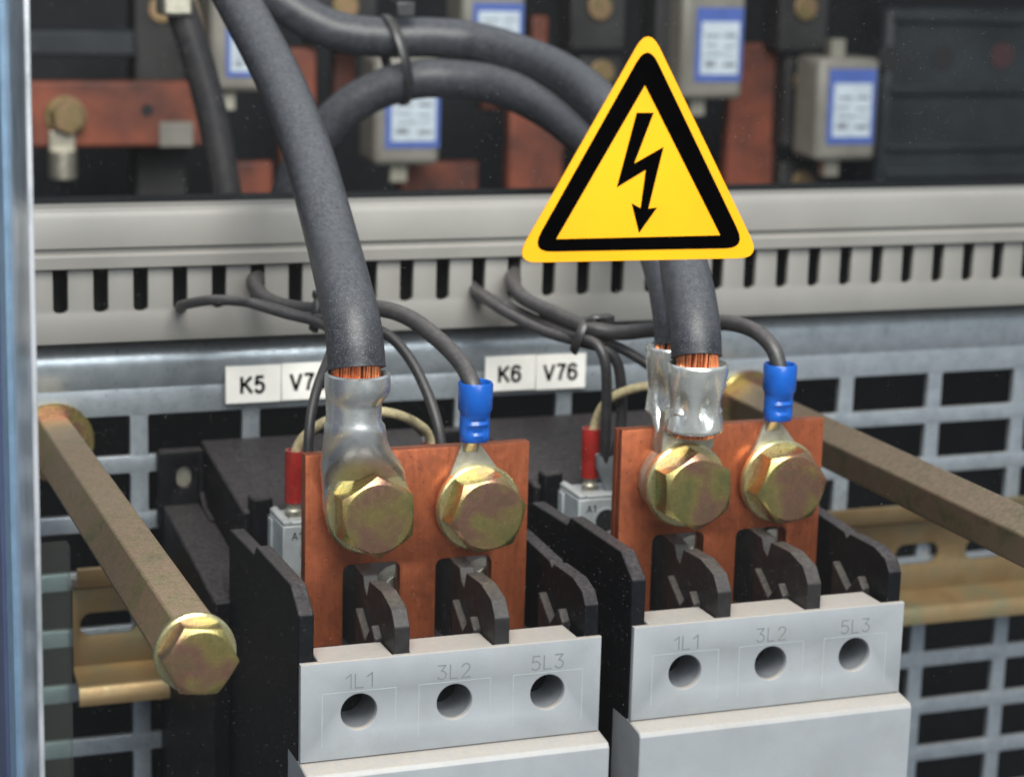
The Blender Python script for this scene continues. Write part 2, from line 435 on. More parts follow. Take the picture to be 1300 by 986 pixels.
# perforated galvanised mounting grid with a rounded upper rail
t = thing('mounting_grid', (70, 0, -110), 'perforated galvanised steel grid with rectangular holes and a rounded solid top band', 'steel grid')
holes = []
for i in range(-3, 14):
    x0 = -5.2 + 24.0 * i
    for k in range(0, 11):
        z1 = 20.2 - 12.4 * k
        holes.append(rrect(x0, x0 + 20.2, z1 - 8.7, z1, 0.5, 2))
plate('perforated_sheet', 'y', [[(-90, -125), (330, -125), (330, 26), (-90, 26)]] + holes, -0.9, 0.9, 'galv', t, bevel=0.2)
prof = [(-0.9, 26.0), (-1.6, 27.5), (-2.2, 29.5)]
for k in range(9):
    a = math.radians(180 - 12 * k - 0)
    prof.append((3.4 + 5.4 * math.cos(a) - 0.2, 31.2 + 5.0 * math.sin(a)))
prof += [(10, 36.3), (22, 36.3), (22, 35.2), (2, 33), (0.9, 26)]
obj('top_band', MB().prism('x', prof, -90, 330), 'galv', t, sharp=40)

# slotted wire duct
t = thing('wire_duct', (90, -8, 37), 'long grey plastic wire duct with a slotted front wall under its lid', 'wire duct')
comb = [(-110.0, 37.4), (280.0, 37.4), (280.0, 56.8)]
k = 29
while True:
    x0 = -25.6 + 8.12 * k
    if x0 < -108: break
    w = 3.0
    comb += [(x0 + w, 56.8), (x0 + w, 44.6)]
    for q in range(1, 6):
        a = math.pi * q / 6
        comb.append((x0 + w / 2 + w / 2 * math.cos(a), 44.6 - 1.0 * math.sin(a)))
    comb += [(x0, 44.6), (x0, 56.8)]
    k -= 1
comb.append((-110.0, 56.8))
plate('slotted_wall', 'y', [comb], -8.3, -6.7, 'duct', t, bevel=0.18)
plate('shade_back_side', 'y', [[(-110, 37.4), (280, 37.4), (280, 56.8), (-110, 56.8)]], 1.4, 2.6, 'hole_shade', t)  # painted near-black so the slots show deep shade inside the duct
obj('duct_floor', MB().box(-110, 280, -6.65, 1.35, 37.45, 38.8), 'tie', t)
lid = [(-9.2, 52.7), (-9.9, 53.0), (-10.0, 55.3), (-9.4, 55.8), (-8.4, 56.0), (-8.4, 56.8), (-9.4, 57.1), (-9.5, 62.9), (-9.0, 64.2), (-7.9, 64.9), (-6, 65.1), (2.4, 64.6), (3.2, 64.0), (3.2, 52.8), (2.6, 52.8), (2.6, 63.4), (-8.0, 63.7), (-8.4, 52.7)]
obj('lid', MB().prism('x', lid, -110, 280), 'duct', t, sharp=25)

# din rail
t = thing('din_rail', (80, -3, -30), 'yellow chromated hat rail with oblong slots behind the contactors', 'mounting rail')
slots = [rrect(-22.0 + 19.6 * i + 1.5 - 0, -22.0 + 19.6 * i + 13.5, -26.6, -21.4, 2.5, 6) for i in range(0, 13)]
plate('slotted_web', 'y', [[(-22, -33), (240, -33), (240, -16), (-22, -16)]] + slots, -3.4, -2.2, 'zinc_rail', t, bevel=0.1)
low = [(-2.2, -33), (-3.4, -33), (-4.4, -34.0), (-9.3, -35.0), (-10.6, -36.0), (-10.8, -39.3), (-9.6, -39.5), (-9.5, -36.6), (-3.4, -35.2), (-2.3, -34.4)]
obj('lower_flange', MB().prism('x', low, -22, 240), 'zinc_rail', t, sharp=50)
upf = [(y, -49 - z) for y, z in low]
obj('upper_flange', MB().prism('x', upf, -22, 240), 'zinc_rail', t, sharp=50)

# ------------------------------------------------------------------ background compartment
def bgthing(name, label, cat, bx, y, thick, material, group=None, bevel=1.0):
    x0, x1, z0, z1 = bx
    t = thing(name, ((x0 + x1) / 2, y, z0), label, cat, group)
    obj({'copper_busbar': 'bar'}.get(name, 'body'), MB().box(x0, x1, y, y + thick, z0, z1), material, t, bevel=bevel)
    return t
def bgbolt(par, p, r, y):
    x, z = p
    obj('washer', MB().cyl((x, y, z), (x, y - 1.5, z), r, n=28), 'zinc_rod', par, bevel=0.3)
    obj('bolt_head', MB().cyl((x, y - 1.5, z), (x, y - 6.5, z), r * 0.82, n=6), 'zinc_rod', par, bevel=0.6)

BB = 'tarnished copper busbars in the dark rear compartment'
t = bgthing('copper_busbar', 'wide horizontal copper busbar with one bolt and a drilled hole at the upper left', 'busbar', (1.54, 61.59, 50.38, 71.16), 245, 6, 'bg_copper', BB)
bgbolt(t, (16.82, 60.14), 6.6, 245)
hx, hz = (42.55, 62.01)
obj('drilled_hole', MB().cyl((hx, 244.9, hz), (hx, 244.5, hz), 1.9), 'hole_shade', t)
x0, x1, z0, z1 = (46.37, 57.01, 50.51, 58.28)
obj('paper_tag', MB().box(x0, x1, 244.2, 244.8, z0, z1), 'ceramic', t)
x0, x1, z0, z1 = (10.80, 19.80, 41.09, 52.88)
tb = thing('cable_lug', ((x0 + x1) / 2, 239, z0), 'dull metal cable lug hanging under the bolt of the left busbar', 'cable lug')
obj('barrel', MB().cyl(((x0 + x1) / 2, 242, z0), ((x0 + x1) / 2, 242, z1 - 3), 4.4), 'tinned_dull', tb, bevel=0.4)
obj('palm', MB().box(x0 + 0.5, x1 - 0.5, 242.2, 244.9, z1 - 5, z1 + 3), 'tinned_dull', tb, bevel=0.3)
for bx, lab in (((86.41, 98.64, 28.80, 81.64), 'vertical copper busbar seen between the left and rear thick cables'),
                ((71.81, 84.15, 27.03, 45.06), 'short copper bar just above the duct beside the thin black rear cable'),
                ((127.37, 155.33, 22.70, 44.03), 'copper bar below the framed label, under the cable arch'),
                ((165.96, 186.07, 22.17, 66.47), 'wide dark copper bar under the cable arch, left of the warning triangle'),
                ((173.00, 179.25, 79.68, 92.78), 'narrow copper bar above the cable arch'),
                ((247.91, 266.43, 23.10, 84.07), 'vertical copper bar right of the warning triangle tip')):
    bgthing('copper_busbar', lab, 'busbar', bx, 247, 6, 'bg_copper', BB)
for bx, y, m, lab in (((42.62, 59.72, 23.90, 100.73), 265, 'bg_grey', 'tall dark grey upright behind the left busbar'),
                   ((3.35, 40.94, 78.08, 86.45), 255, 'slate', 'grey crossbar above the left copper busbar'),
                   ((184.24, 204.28, 81.78, 103.71), 240, 'bg_grey', 'grey plastic block above the cable arch, left of the triangle tip'),
                   ((189.02, 204.95, 64.08, 79.49), 243, 'bg_grey', 'lower grey block touching the cable arch beside the triangle'),
                   ((213.15, 224.83, 65.21, 104.24), 235, 'bg_grey', 'narrow grey housing between triangle tip and framed label'),
                   ((259.56, 278.46, 81.89, 104.98), 235, 'bg_grey', 'upper grey block between the two framed labels on the right'),
                   ((264.61, 278.83, 48.80, 79.53), 238, 'bg_grey', 'lower grey block left of the lowest framed label'),
                   ((267.16, 284.45, 21.84, 42.95), 243, 'bg_grey', 'dark grey stub above the duct below the right grey blocks'),
                   ((95.43, 117.88, 82.20, 102.31), 243, 'bg_grey', 'grey holder behind the head of the upper cable tie')):
    t = bgthing('fuse_holder', lab, 'fuse holder', bx, y, 14, m, 'grey plastic holders in the dark rear compartment')
    xm, zm = (bx[0] + bx[1]) / 2, bx[3] - min(8, (bx[3] - bx[2]) * 0.35)
    if m == 'bg_grey' and bx[1] - bx[0] > 12:
        obj('screw', MB().cyl((xm, y, zm), (xm, y - 1.6, zm), 4.4, n=20), 'zinc_rod', t, bevel=0.4)
t = bgthing('relay_cover', 'large slate grey cover with round openings at the far upper right', 'equipment cover', (304.27, 405.03, 17.52, 97.65), 240, 20, 'slate', bevel=3)
for p, r, m in (((305.97, 79.52), 4.5, 'hole_shade'), ((328.13, 79.59), 4.3, 'hole_shade'), ((352.64, 80.52), 4.6, 'dull_red')):
    obj('port', MB().cyl((p[0], 240.2, p[1]), (p[0], 239.6, p[1]), r, n=24), m, t)
bx = (303.57, 403.98, 66.63, 70.04)
obj('ridge', MB().box(bx[0] + 3, bx[1], 237.5, 240.2, bx[2], bx[3]), 'slate', t, bevel=0.8)

for zz, dz in ((bx[3] + 22, 3.0), (bx[2] - 20, 2.2), (bx[2] - 30, 3.5)):
    obj('ridge', MB().box(bx[0] + 3, bx[1], 237.8, 240.2, zz, zz + dz), 'slate', t, bevel=0.8)
FG = 'cream fuse links with blue framed labels'
def fuse(bx, lx, y, lab):
    x0, x1, z0, z1 = bx
    t = thing('fuse_link', ((x0 + x1) / 2, y + 10, z0), lab, 'fuse', FG)
    ym = y + 0
    obj('ceramic_body', MB().box(x0, x1, ym, ym + 18, z0, z1), 'ceramic', t, bevel=2.0)
    a0, a1, c0, c1 = lx
    fr = obj('label_frame', MB().box(a0, a1, ym - 0.35, ym + 0.2, c0, c1), 'label_blue', t)
    w = (a1 - a0); h = (c1 - c0)
    obj('label_field', MB().box(a0 + w * .11, a1 - w * .08, ym - 0.5, ym, c0 + h * .10, c1 - h * .19), 'label_white', fr)
    pm = MB()
    for r_, (u0, u1, v0, v1) in enumerate(((.2, .5, .60, .64), (.6, .85, .60, .65), (.2, .45, .48, .51), (.6, .8, .46, .49), (.2, .42, .2, .29), (.6, .86, .2, .26), (.2, .55, .36, .39), (.6, .82, .36, .38))):
        pm.box(a0 + w * u0, a0 + w * u1, ym - 0.6, ym - 0.45, c0 + h * v0, c0 + h * v1)
    obj('printing', pm, 'print_grey', fr)
    for zz in (z1, z0):
        s = 1 if zz == z1 else -1
        obj('blade', MB().box(x0 + w * .4, x0 + w * .7, ym + 6, ym + 10, min(zz, zz + 6 * s), max(zz, zz + 6 * s)), 'tinned_dull', t)
fuse((58.75, 78.70, 69.25, 102.86), (63.45, 76.20, 73.88, 90.86), 225, 'cream fuse link partly hidden behind the left thick cable')
fuse((111.79, 134.06, 45.63, 80.40), (115.22, 133.54, 51.20, 73.40), 225, 'cream fuse link with framed label directly under the cable arch')
fuse((140.90, 162.52, 81.01, 107.09), (144.20, 161.53, 83.54, 97.62), 225, 'cream fuse link at the top edge above the cable arch')
fuse((218.49, 241.85, 66.54, 103.20), (223.42, 240.68, 72.36, 96.99), 225, 'cream fuse link right of the warning triangle tip')
fuse((266.43, 289.89, 46.03, 80.94), (270.29, 288.29, 51.71, 77.22), 217, 'lowest cream fuse link farthest to the right')

for k_, (bxx, yy, lab) in enumerate((((186.68, 193.15, 46.08, 79.84), 262, 'dark red flat bar half hidden behind the cable arch near the triangle'),
                       ((108.58, 116.23, 57.52, 80.55), 262, 'small reddish bar between the two arched cables'),
                       ((162.46, 170.54, 59.54, 77.88), 266, 'reddish bar showing through the cable arch under the upper fuse link'))):
    bgthing('copper_busbar', lab, 'busbar', bxx, yy, 5, 'bg_copper', BB)
t = thing('rear_cable', (35.71, 100.00, 47.63), 'blurred black cable descending behind the left part of the duct', 'cable')
obj('sheath', MB().tube(catmull([(21.82, 100.00, 104.11), (26.52, 100.00, 90.56), (31.28, 100.00, 72.82), (36.12, 100.00, 45.59)]), 4.0), 'wire', t)
obj('clamp', MB().box(17.66, 25.12, 94, 104, 98.50, 108.09), 'tinned_dull', t, bevel=0.8)
tag(obj('thin_wire', MB().tube(catmull([(28.12, 110.00, 103.82), (31.92, 110.00, 89.98), (36.40, 110.00, 71.87), (40.96, 110.00, 44.11)]), 0.9, n=8), 'brown_wire'), 'thin tan wire running down beside the blurred black rear cable', 'wire')

# ------------------------------------------------------------------ contactor
def stroke_text(s, x, z, h, gap, y, parent):
    glyph = {'1': (0.35, [[(0, .75), (.35, 1), (.35, 0)]]),
             'L': (0.55, [[(0, 1), (0, 0), (.55, 0)]]),
             '2': (0.6, [[(0, .78), (.08, .93), (.3, 1), (.5, .93), (.58, .75), (.5, .55), (0, 0), (.6, 0)]]),
             '3': (0.6, [[(0, 1), (.55, 1), (.25, .6), (.45, .56), (.6, .35), (.55, .12), (.33, 0), (.12, .03), (0, .16)]]),
             '5': (0.6, [[(.55, 1), (.08, 1), (.03, .56), (.25, .64), (.48, .57), (.6, .36), (.52, .1), (.3, 0), (.1, .03), (0, .15)]])}
    wid = sum(glyph[c][0] * h for c in s) + gap * (len(s) - 1)
    px = x - wid / 2
    mb = MB()
    for c in s:
        w, lines = glyph[c]
        for ln in lines:
            pts = [Vector((px + u * h, y, z - h / 2 + v * h)) for u, v in ln]
            for a, bb in zip(pts, pts[1:]):
                d = (bb - a).normalized(); nrm = Vector((-d.z, 0, d.x)) * 0.115
                a2, b2 = a - d * 0.08, bb + d * 0.08
                q = [a2 + nrm, b2 + nrm, b2 - nrm, a2 - nrm]
                mb.prism('y', [(p.x, p.z) for p in q], y - 0.02 - random.random() * 0.01, y + 0.05)
        px += w * h + gap
    return obj('marking', mb, 'engrave', parent)

def make_contactor(label):
    t = thing('contactor', (27.5, -50, -75), label, 'contactor', 'grey fronted contactors on the mounting rail')
    # rear housing and base
    base = [(-0.95, 1.5), (-5, 1.2), (-14, 0.2), (-40, -3.0), (-53.5, -5.0), (-53.5, -75), (-0.95, -75)]
    h = obj('base_block', MB().prism('x', base, -3.0, 57.6), 'black', t, bevel=0.5)
    plate('mounting_ear', 'y', [rrect(-3.6, 6.6, -4, 12.8, 0.9, 4), rrect(0.0, 3.4, 4.9, 9.4, 1.6, 6)], -4.8, -0.95, 'black', t, bevel=0.3)
    obj('ear_screw', MB().box(-0.6, 4.0, -3.2, -1.6, 4.4, 9.9), 'tinned_dull', t, bevel=0.4)
    up = [(-1.2, 14.2), (-5, 14.0), (-40.8, 9.0), (-41, -5.0), (-69.5, -8.0), (-69.5, -40), (-1.2, -40)]
    obj('upper_housing', MB().prism('x', up, 5.6, 53.4), 'black', t, bevel=0.6)
    ramp_ = [(-1.2, 12.4), (-4.8, 12.0), (-6, 4), (-9, 1.5), (-16, 0.6), (-1.2, 0.5)]
    obj('ear_web', MB().prism('x', ramp_, 4.6, 5.55), 'black', t)
    obj('coil_shield', MB().box(7.0, 11.4, -42.4, -38.5, 0, 12.0), 'black', t, bevel=0.7)
    # long side walls
    wl = rpoly([(-53, -75), (-53, 9.4), (-73, 10.0), (-74.6, 11.9), (-99, 12.1), (-104.6, 8.2), (-104.6, -75)], [0, 1.6, .3, .4, 1.5, .8, 0], 4)
    obj('side_wall', MB().prism('x', wl, 0.02, 2.8), 'black', t, bevel=0.45)
    wr = rpoly([(-53, -75), (-53, 8.0), (-70, 9.6), (-86.8, 8.6), (-88, 7.6), (-89.2, 8.7), (-98.5, 8.8), (-102.8, 7.6), (-104.6, 5.4), (-104.6, -75)], [0, 1.2, .3, .2, .2, .3, 1.2, 1.8, .8, 0], 4)
    obj('side_wall', MB().prism('x', wr, 52.3, 54.95), 'black', t, bevel=0.55)
    # phase barriers
    for xc in (18.35, 36.65):
        bp = rpoly([(-69, -12), (-69, 9.4), (-85.6, 8.2), (-86.6, 6.2), (-88.2, 5.2), (-89.4, 8.4), (-97.0, 8.7), (-102.6, 7.4), (-104.8, 4.6), (-104.8, -12)], [0, .3, .3, .2, .3, .4, 1.6, 2.2, 1.0, 0], 4)
        pb = obj('phase_barrier', MB().prism('x', bp, xc - 1.4, xc + 1.4), 'black_inner', t, bevel=0.6)
        obj('barrier_rib', MB().prism('x', [(-86, -9), (-86, 2.5), (-92, -1.6), (-96, 2.4), (-98, 0.5), (-98, -9)], xc - 2.9, xc - 1.35), 'black_inner', pb, bevel=0.25)
    obj('barrier_rib', MB().prism('x', [(-86, -9), (-86, 2.5), (-92, -1.6), (-96, 2.4), (-98, 0.5), (-98, -9)], 50.6, 52.35), 'black_inner', t, bevel=0.25)
    obj('front_ledge', MB().box(2.85, 52.85, -97.45, -94.6, -16, -1.3), 'black', t, bevel=0.3)
    obj('terminal_floor', MB().box(2.85, 52.85, -91.5, -70, -16, -7.5), 'black', t)
    for xc in (10.4, 27.6, 45.0):
        obj('clamp_screw', MB().cyl((xc, -76, 1.2), (xc, -71, 1.2), 4.2, n=18), 'tinned_dull', t, bevel=0.4)
    # grey front cover
    hl = [circ(x, -9.3, 3.2) for x in (10.35, 27.6, 44.95)]
    f = plate('front_cover', 'y', [[(0, -17.6), (55, -17.6), (55, 0), (0, 0)]] + hl, -106.4, -104.95, 'grey_plastic', t, bevel=0.3)
    for x in (10.35, 27.6, 44.95):
        m = MB()
        n = 28
        rings = []
        for r, y in ((3.2, -105.1), (3.15, -92), (3.5, -92), (3.6, -105.1)):
            rings.append([(x + r * math.cos(2 * math.pi * k / n), y, -9.3 + r * math.sin(2 * math.pi * k / n)) for k in range(n)])
        m.loft(rings, closed=True)
        obj('screw_well', m, 'well_shade_grey', f)
        obj('well_screw', MB().cyl((x, -93, -9.3), (x, -92.0, -9.3), 3.0, n=20), 'hole_shade', f)  # near-black disc paints the shade at the bottom of the well
    for (a, c) in ((3.6, 16.7), (19.95, 35.05), (38.25, 51.0)):
        obj('top_step', MB().prism('y', [(a, -5.6), (c, -5.6), (c, -0.15), (a, -0.15)], -104.97, -97.6), 'grey_plastic', f, bevel=0.3)
    for s, x in (('1L1', 10.3), ('3L2', 27.4), ('5L3', 44.8)):
        stroke_text(s, x, -3.7, 2.5, 0.75, -106.4, f)
    # faint moulded frames around the wells
    for x in (10.35, 27.6, 44.95):
        fm = MB()
        for x0, x1, z0, z1 in ((x - 6.6, x + 6.6, -5.62, -5.5), (x - 6.6, x - 6.48, -15, -5.62), (x + 6.48, x + 6.6, -15, -5.62)):
            fm.box(x0, x1, -106.42, -106.3, z0, z1)
        obj('moulded_frame', fm, 'coil_grey', f)
    lo = rpoly([(-98, -75), (-98, -17.7), (-105.4, -17.7), (-110.2, -18.4), (-110.8, -19.2), (-110.8, -75)], [0, 0, 0, .5, .4, 0], 3)
    obj('lower_cover', MB().prism('x', lo, 0.0, 55.4), 'grey_plastic', t, bevel=0.3)
    # coil terminal A1
    cb = obj('coil_terminal', MB().prism('z', [(10.6, -53), (24, -53), (24, -41), (10.6, -41)], -3, 8.9), 'coil_grey', t, bevel=0.35)
    obj('rim', MB().box(10.65, 12.4, -52.9, -41.1, 8.85, 9.8), 'coil_grey', cb, bevel=0.3)
    obj('rim', MB().box(22.0, 23.95, -52.9, -41.1, 8.85, 9.8), 'coil_grey', cb, bevel=0.3)
    obj('rim', MB().box(12.4, 22.0, -52.9, -49.6, 8.85, 9.7), 'coil_grey', cb, bevel=0.3)
    obj('side_catch', MB().box(10.2, 10.65, -45, -42.5, 0.5, 8.2), 'coil_grey', cb, bevel=0.15)
    m = MB()
    n = 24
    m.loft([[(16.6 + r * math.cos(2 * math.pi * k / n), y, 4.2 + r * math.sin(2 * math.pi * k / n)) for k in range(n)] for r, y in ((2.75, -53.0), (2.75, -53.3), (2.35, -53.3), (2.35, -53.0))], closed=True)
    obj('wire_entry', m, 'coil_grey', cb)
    obj('entry_hole', MB().cyl((16.6, -53.15, 4.2), (16.6, -52.9, 4.2), 2.36, n=24), 'hole_shade', cb)
    bold_text('A1', 13.35, 6.8, 1.45, -53.03, cb, 0.09, 0.4)
    return t

c1 = make_contactor('left contactor with grey front cover, below the K5 and V75 labels')
copy_tree(c1, RO, 'right contactor with grey front cover, beside the K6 label and under the crimped lugs')

# ------------------------------------------------------------------ copper link plates
def link_plate(name, y0, y1, off, label):
    x0, x1, z0, z1 = 7.7, 50.4, -6.5, 29.6
    out = [(x0, z0), (15.0, z0), (15.0, 6.2)]
    def notch(a, c, top):
        p = [(a, z0), (a, top - 1.4)]
        for k in range(1, 5): p.append((a + 1.4 - 1.4 * math.cos(math.pi / 2 * k / 4), top - 1.4 + 1.4 * math.sin(math.pi / 2 * k / 4)))
        for k in range(0, 4): p.append((c - 1.4 + 1.4 * math.sin(math.pi / 2 * k / 4), top - 1.4 + 1.4 * math.cos(math.pi / 2 * k / 4)))
        p += [(c, top - 1.4), (c, z0)]
        return p
    pts = [(x0, z0)] + notch(14.9, 25.6, 8.6) + notch(32.6, 43.4, 8.4) + [(x1, z0), (x1, z1), (x0, z1)]
    pts = [(u + off[0], w + off[2]) for u, w in pts]
    o = plate(name, 'y', [pts], y0, y1, 'copper', None, bevel=0.25)
    return tag(o, label, 'copper plate', 'copper link plates clamped across contactor terminals')
link_plate('copper_plate', -80, -77.1, (0, 0, 0), 'flat copper link plate with two cutouts on the left contactor')
link_plate('copper_plate', -80, -78.1, RO, 'front copper link plate under both crimped lugs on the right contactor')
link_plate('copper_plate', -78.05, -76.2, RO + Vector((-0.1, 0, -0.25)), 'rear copper link plate doubled behind the front one on the right contactor')

# ------------------------------------------------------------------ bolts
def hex_head(mb, x, y0, y1, z, af, rot, sub=6):
    """A hexagon head along -Y from y0 (seat) to y1 (face), with a 30 degree turned chamfer."""
    rf = af / 2 * 0.955
    n = 6 * sub
    outer, face = [], []
    for k in range(n):
        side, f = divmod(k, sub)
        a0, a1 = rot + math.radians(60 * side), rot + math.radians(60 * side + 60)
        R = af / 2 / math.cos(math.radians(30))
        px = R * (math.cos(a0) * (1 - f / sub) + math.cos(a1) * f / sub)
        pz = R * (math.sin(a0) * (1 - f / sub) + math.sin(a1) * f / sub)
        r = math.hypot(px, pz)
        outer.append((px, pz, r))
    rings = [[(x + p[0], y0, z + p[1]) for p in outer],
             [(x + p[0], y1 + (p[2] - rf) * 0.62, z + p[1]) for p in outer],
             [(x + p[0] / p[2] * rf, y1, z + p[1] / p[2] * rf) for p in outer],
             [(x + p[0] / p[2] * rf * 0.93, y1 - 0.05, z + p[1] / p[2] * rf * 0.93) for p in outer],
             [(x + p[0] / p[2] * rf * 0.3, y1 - 0.02, z + p[1] / p[2] * rf * 0.3) for p in outer]]
    mb.loft(rings, cap0=True, cap1=True)
    return mb
def washer(name, x, z, y0, y1, r, parent, material='zinc_washer'):
    m = MB(); n = 48
    m.loft([[(x + q * math.cos(2 * math.pi * k / n), y, z + q * math.sin(2 * math.pi * k / n)) for k in range(n)] for q, y in
            ((r - .1, y0), (r, y0 - .12), (r, y1 + .35), (r - .35, y1), (r * .45, y1), (r * .45, y0))], closed=True)
    return obj(name, m, material, parent)
def hex_bolt(x, z, seat, rot, label, spring=False):
    t = thing('hex_bolt', (x, seat, z), label, 'bolt', 'yellow zinc hex bolts clamping the lugs')
    y = seat
    washer('washer', x, z, y, y - 1.5, 8.1, t); y -= 1.5
    if spring:
        washer('spring_washer', x, z, y - 0.02, y - 1.3, 6.9, t); y -= 1.3
    hex_head(m := MB(), x, y - 0.02, y - 5.4, z, 13.0, rot)
    obj('bolt_head', m, 'zinc_yellow', t, sharp=24)
    return t
hex_bolt(18.5, 19.8, -83.0, math.radians(31), 'zinc hex bolt through the flared lug on the left copper plate')
hex_bolt(40.0, 18.3, -81.1, math.radians(10), 'zinc hex bolt through the blue ring terminal on the left plate')
hex_bolt(18.6 + RO.x, 19.8 + RO.z, -84.9, math.radians(31), 'zinc hex bolt through the two crimped lugs on the right copper plate', False)
hex_bolt(40.3 + RO.x, 18.2 + RO.z, -81.1, math.radians(8), 'zinc hex bolt through the blue ring terminal on the right plate')

# ------------------------------------------------------------------ thick power cables
def strands(axis0, axis1, r, n, parent, name='copper_strands'):
    a0, a1 = Vector(axis0), Vector(axis1)
    d = (a1 - a0).normalized()
    u = d.cross(Vector((0, 1, 0))).normalized(); w = d.cross(u)
    mb = MB()
    for k in range(n):
        rr = r * (1.0 if k < n * 0.6 else math.sqrt(random.random()) * 0.9)
        a = 2 * math.pi * k / (n * 0.6) + random.uniform(-.05, .05)
        p = a0 + (u * math.cos(a) + w * math.sin(a)) * rr
        q = a1 + (u * math.cos(a + .18 + random.uniform(-.08, .08)) + w * math.sin(a + .18)) * rr
        mb.cyl(p, q, random.uniform(.20, .30), n=6)
    return obj(name, mb, 'copper_wire', parent, sharp=60)

def sheath_bm(pts, r0, r1, n=36, seg=12):
    path = catmull(pts, seg)
    mb = MB()
    def rad(s): return r0 + (r1 - r0) * s
    mb.tube(path, rad, n=n)
    return mb

def ell(cx, cy, z, a, bq, n=40, p=2.0, tilt=0.0):
    out = []
    for k in range(n):
        th = 2 * math.pi * k / n
        c, s = math.cos(th), math.sin(th)
        x = a * math.copysign(abs(c) ** (2 / p), c)
        y = bq * math.copysign(abs(s) ** (2 / p), s)
        out.append((cx + x, cy + y, z + tilt * y))
    return out

G = 'thick grey power cables with copper lugs'
# left cable
t = thing('power_cable', (15, -87, 10), 'single thick grey cable rising from the flared lug on the left plate', 'power cable', G)
A = [(14.85, -87.40, 46.51), (14.87, -86.20, 50.20), (15.03, -83.50, 54.18), (15.56, -77.00, 58.39), (17.85, -62.00, 63.45), (18.58, -51.00, 70.16), (19.75, -35.00, 78.83), (19.22, -16.00, 90.59), (15.55, 4.00, 105.28), (11.73, 18.00, 116.94)]
obj('sheath', sheath_bm(A, 5.1, 4.7), 'rubber', t)
L0 = (14.9, -87.2)
strands((L0[0], L0[1], 43.5), (L0[0] - 0.3, L0[1] + .3, 50.5), 4.05, 80, t)
rings = [ell(15, -87.2, 42.0, 4.3, 4.3), ell(15, -87.2, 45.4, 4.75, 4.75), ell(15.05, -87.2, 45.8, 5.2, 5.2), ell(15.1, -87.2, 45.5, 5.75, 5.75), ell(15.1, -87.2, 43.6, 5.8, 5.8), ell(15.05, -87.2, 42.4, 5.65, 5.65),
         ell(14.8, -87.1, 41.4, 5.3, 5.3), ell(14.55, -87.0, 40.6, 4.95, 4.95), ell(14.5, -87.0, 40.0, 4.9, 4.9), ell(14.5, -87.0, 37.6, 4.9, 4.9), ell(14.55, -87.0, 37.0, 5.0, 5.0), ell(14.7, -86.9, 36.4, 5.35, 5.2),
         ell(14.85, -86.8, 35.2, 5.5, 5.2), ell(15.0, -86.5, 33.4, 5.7, 4.9), ell(15.4, -86.0, 31.4, 6.2, 4.4, p=2.2), ell(16.3, -85.0, 29.2, 7.1, 3.5, p=2.4), ell(17.2, -83.8, 27.2, 7.6, 2.6, p=2.8), ell(17.8, -82.4, 25.4, 7.75, 1.9, p=3.2),
         ell(18.2, -81.65, 23.4, 7.8, 1.45, p=4), ell(18.4, -81.58, 19.8, 7.8, 1.4, p=5), ell(18.5, -81.58, 15.5, 6.8, 1.4, p=5), ell(18.5, -81.58, 12.8, 4.4, 1.4, p=5), ell(18.5, -81.58, 11.9, 2.0, 1.4, p=5)]
obj('lug', MB().loft(rings), 'tinned_smooth', t, sharp=50)

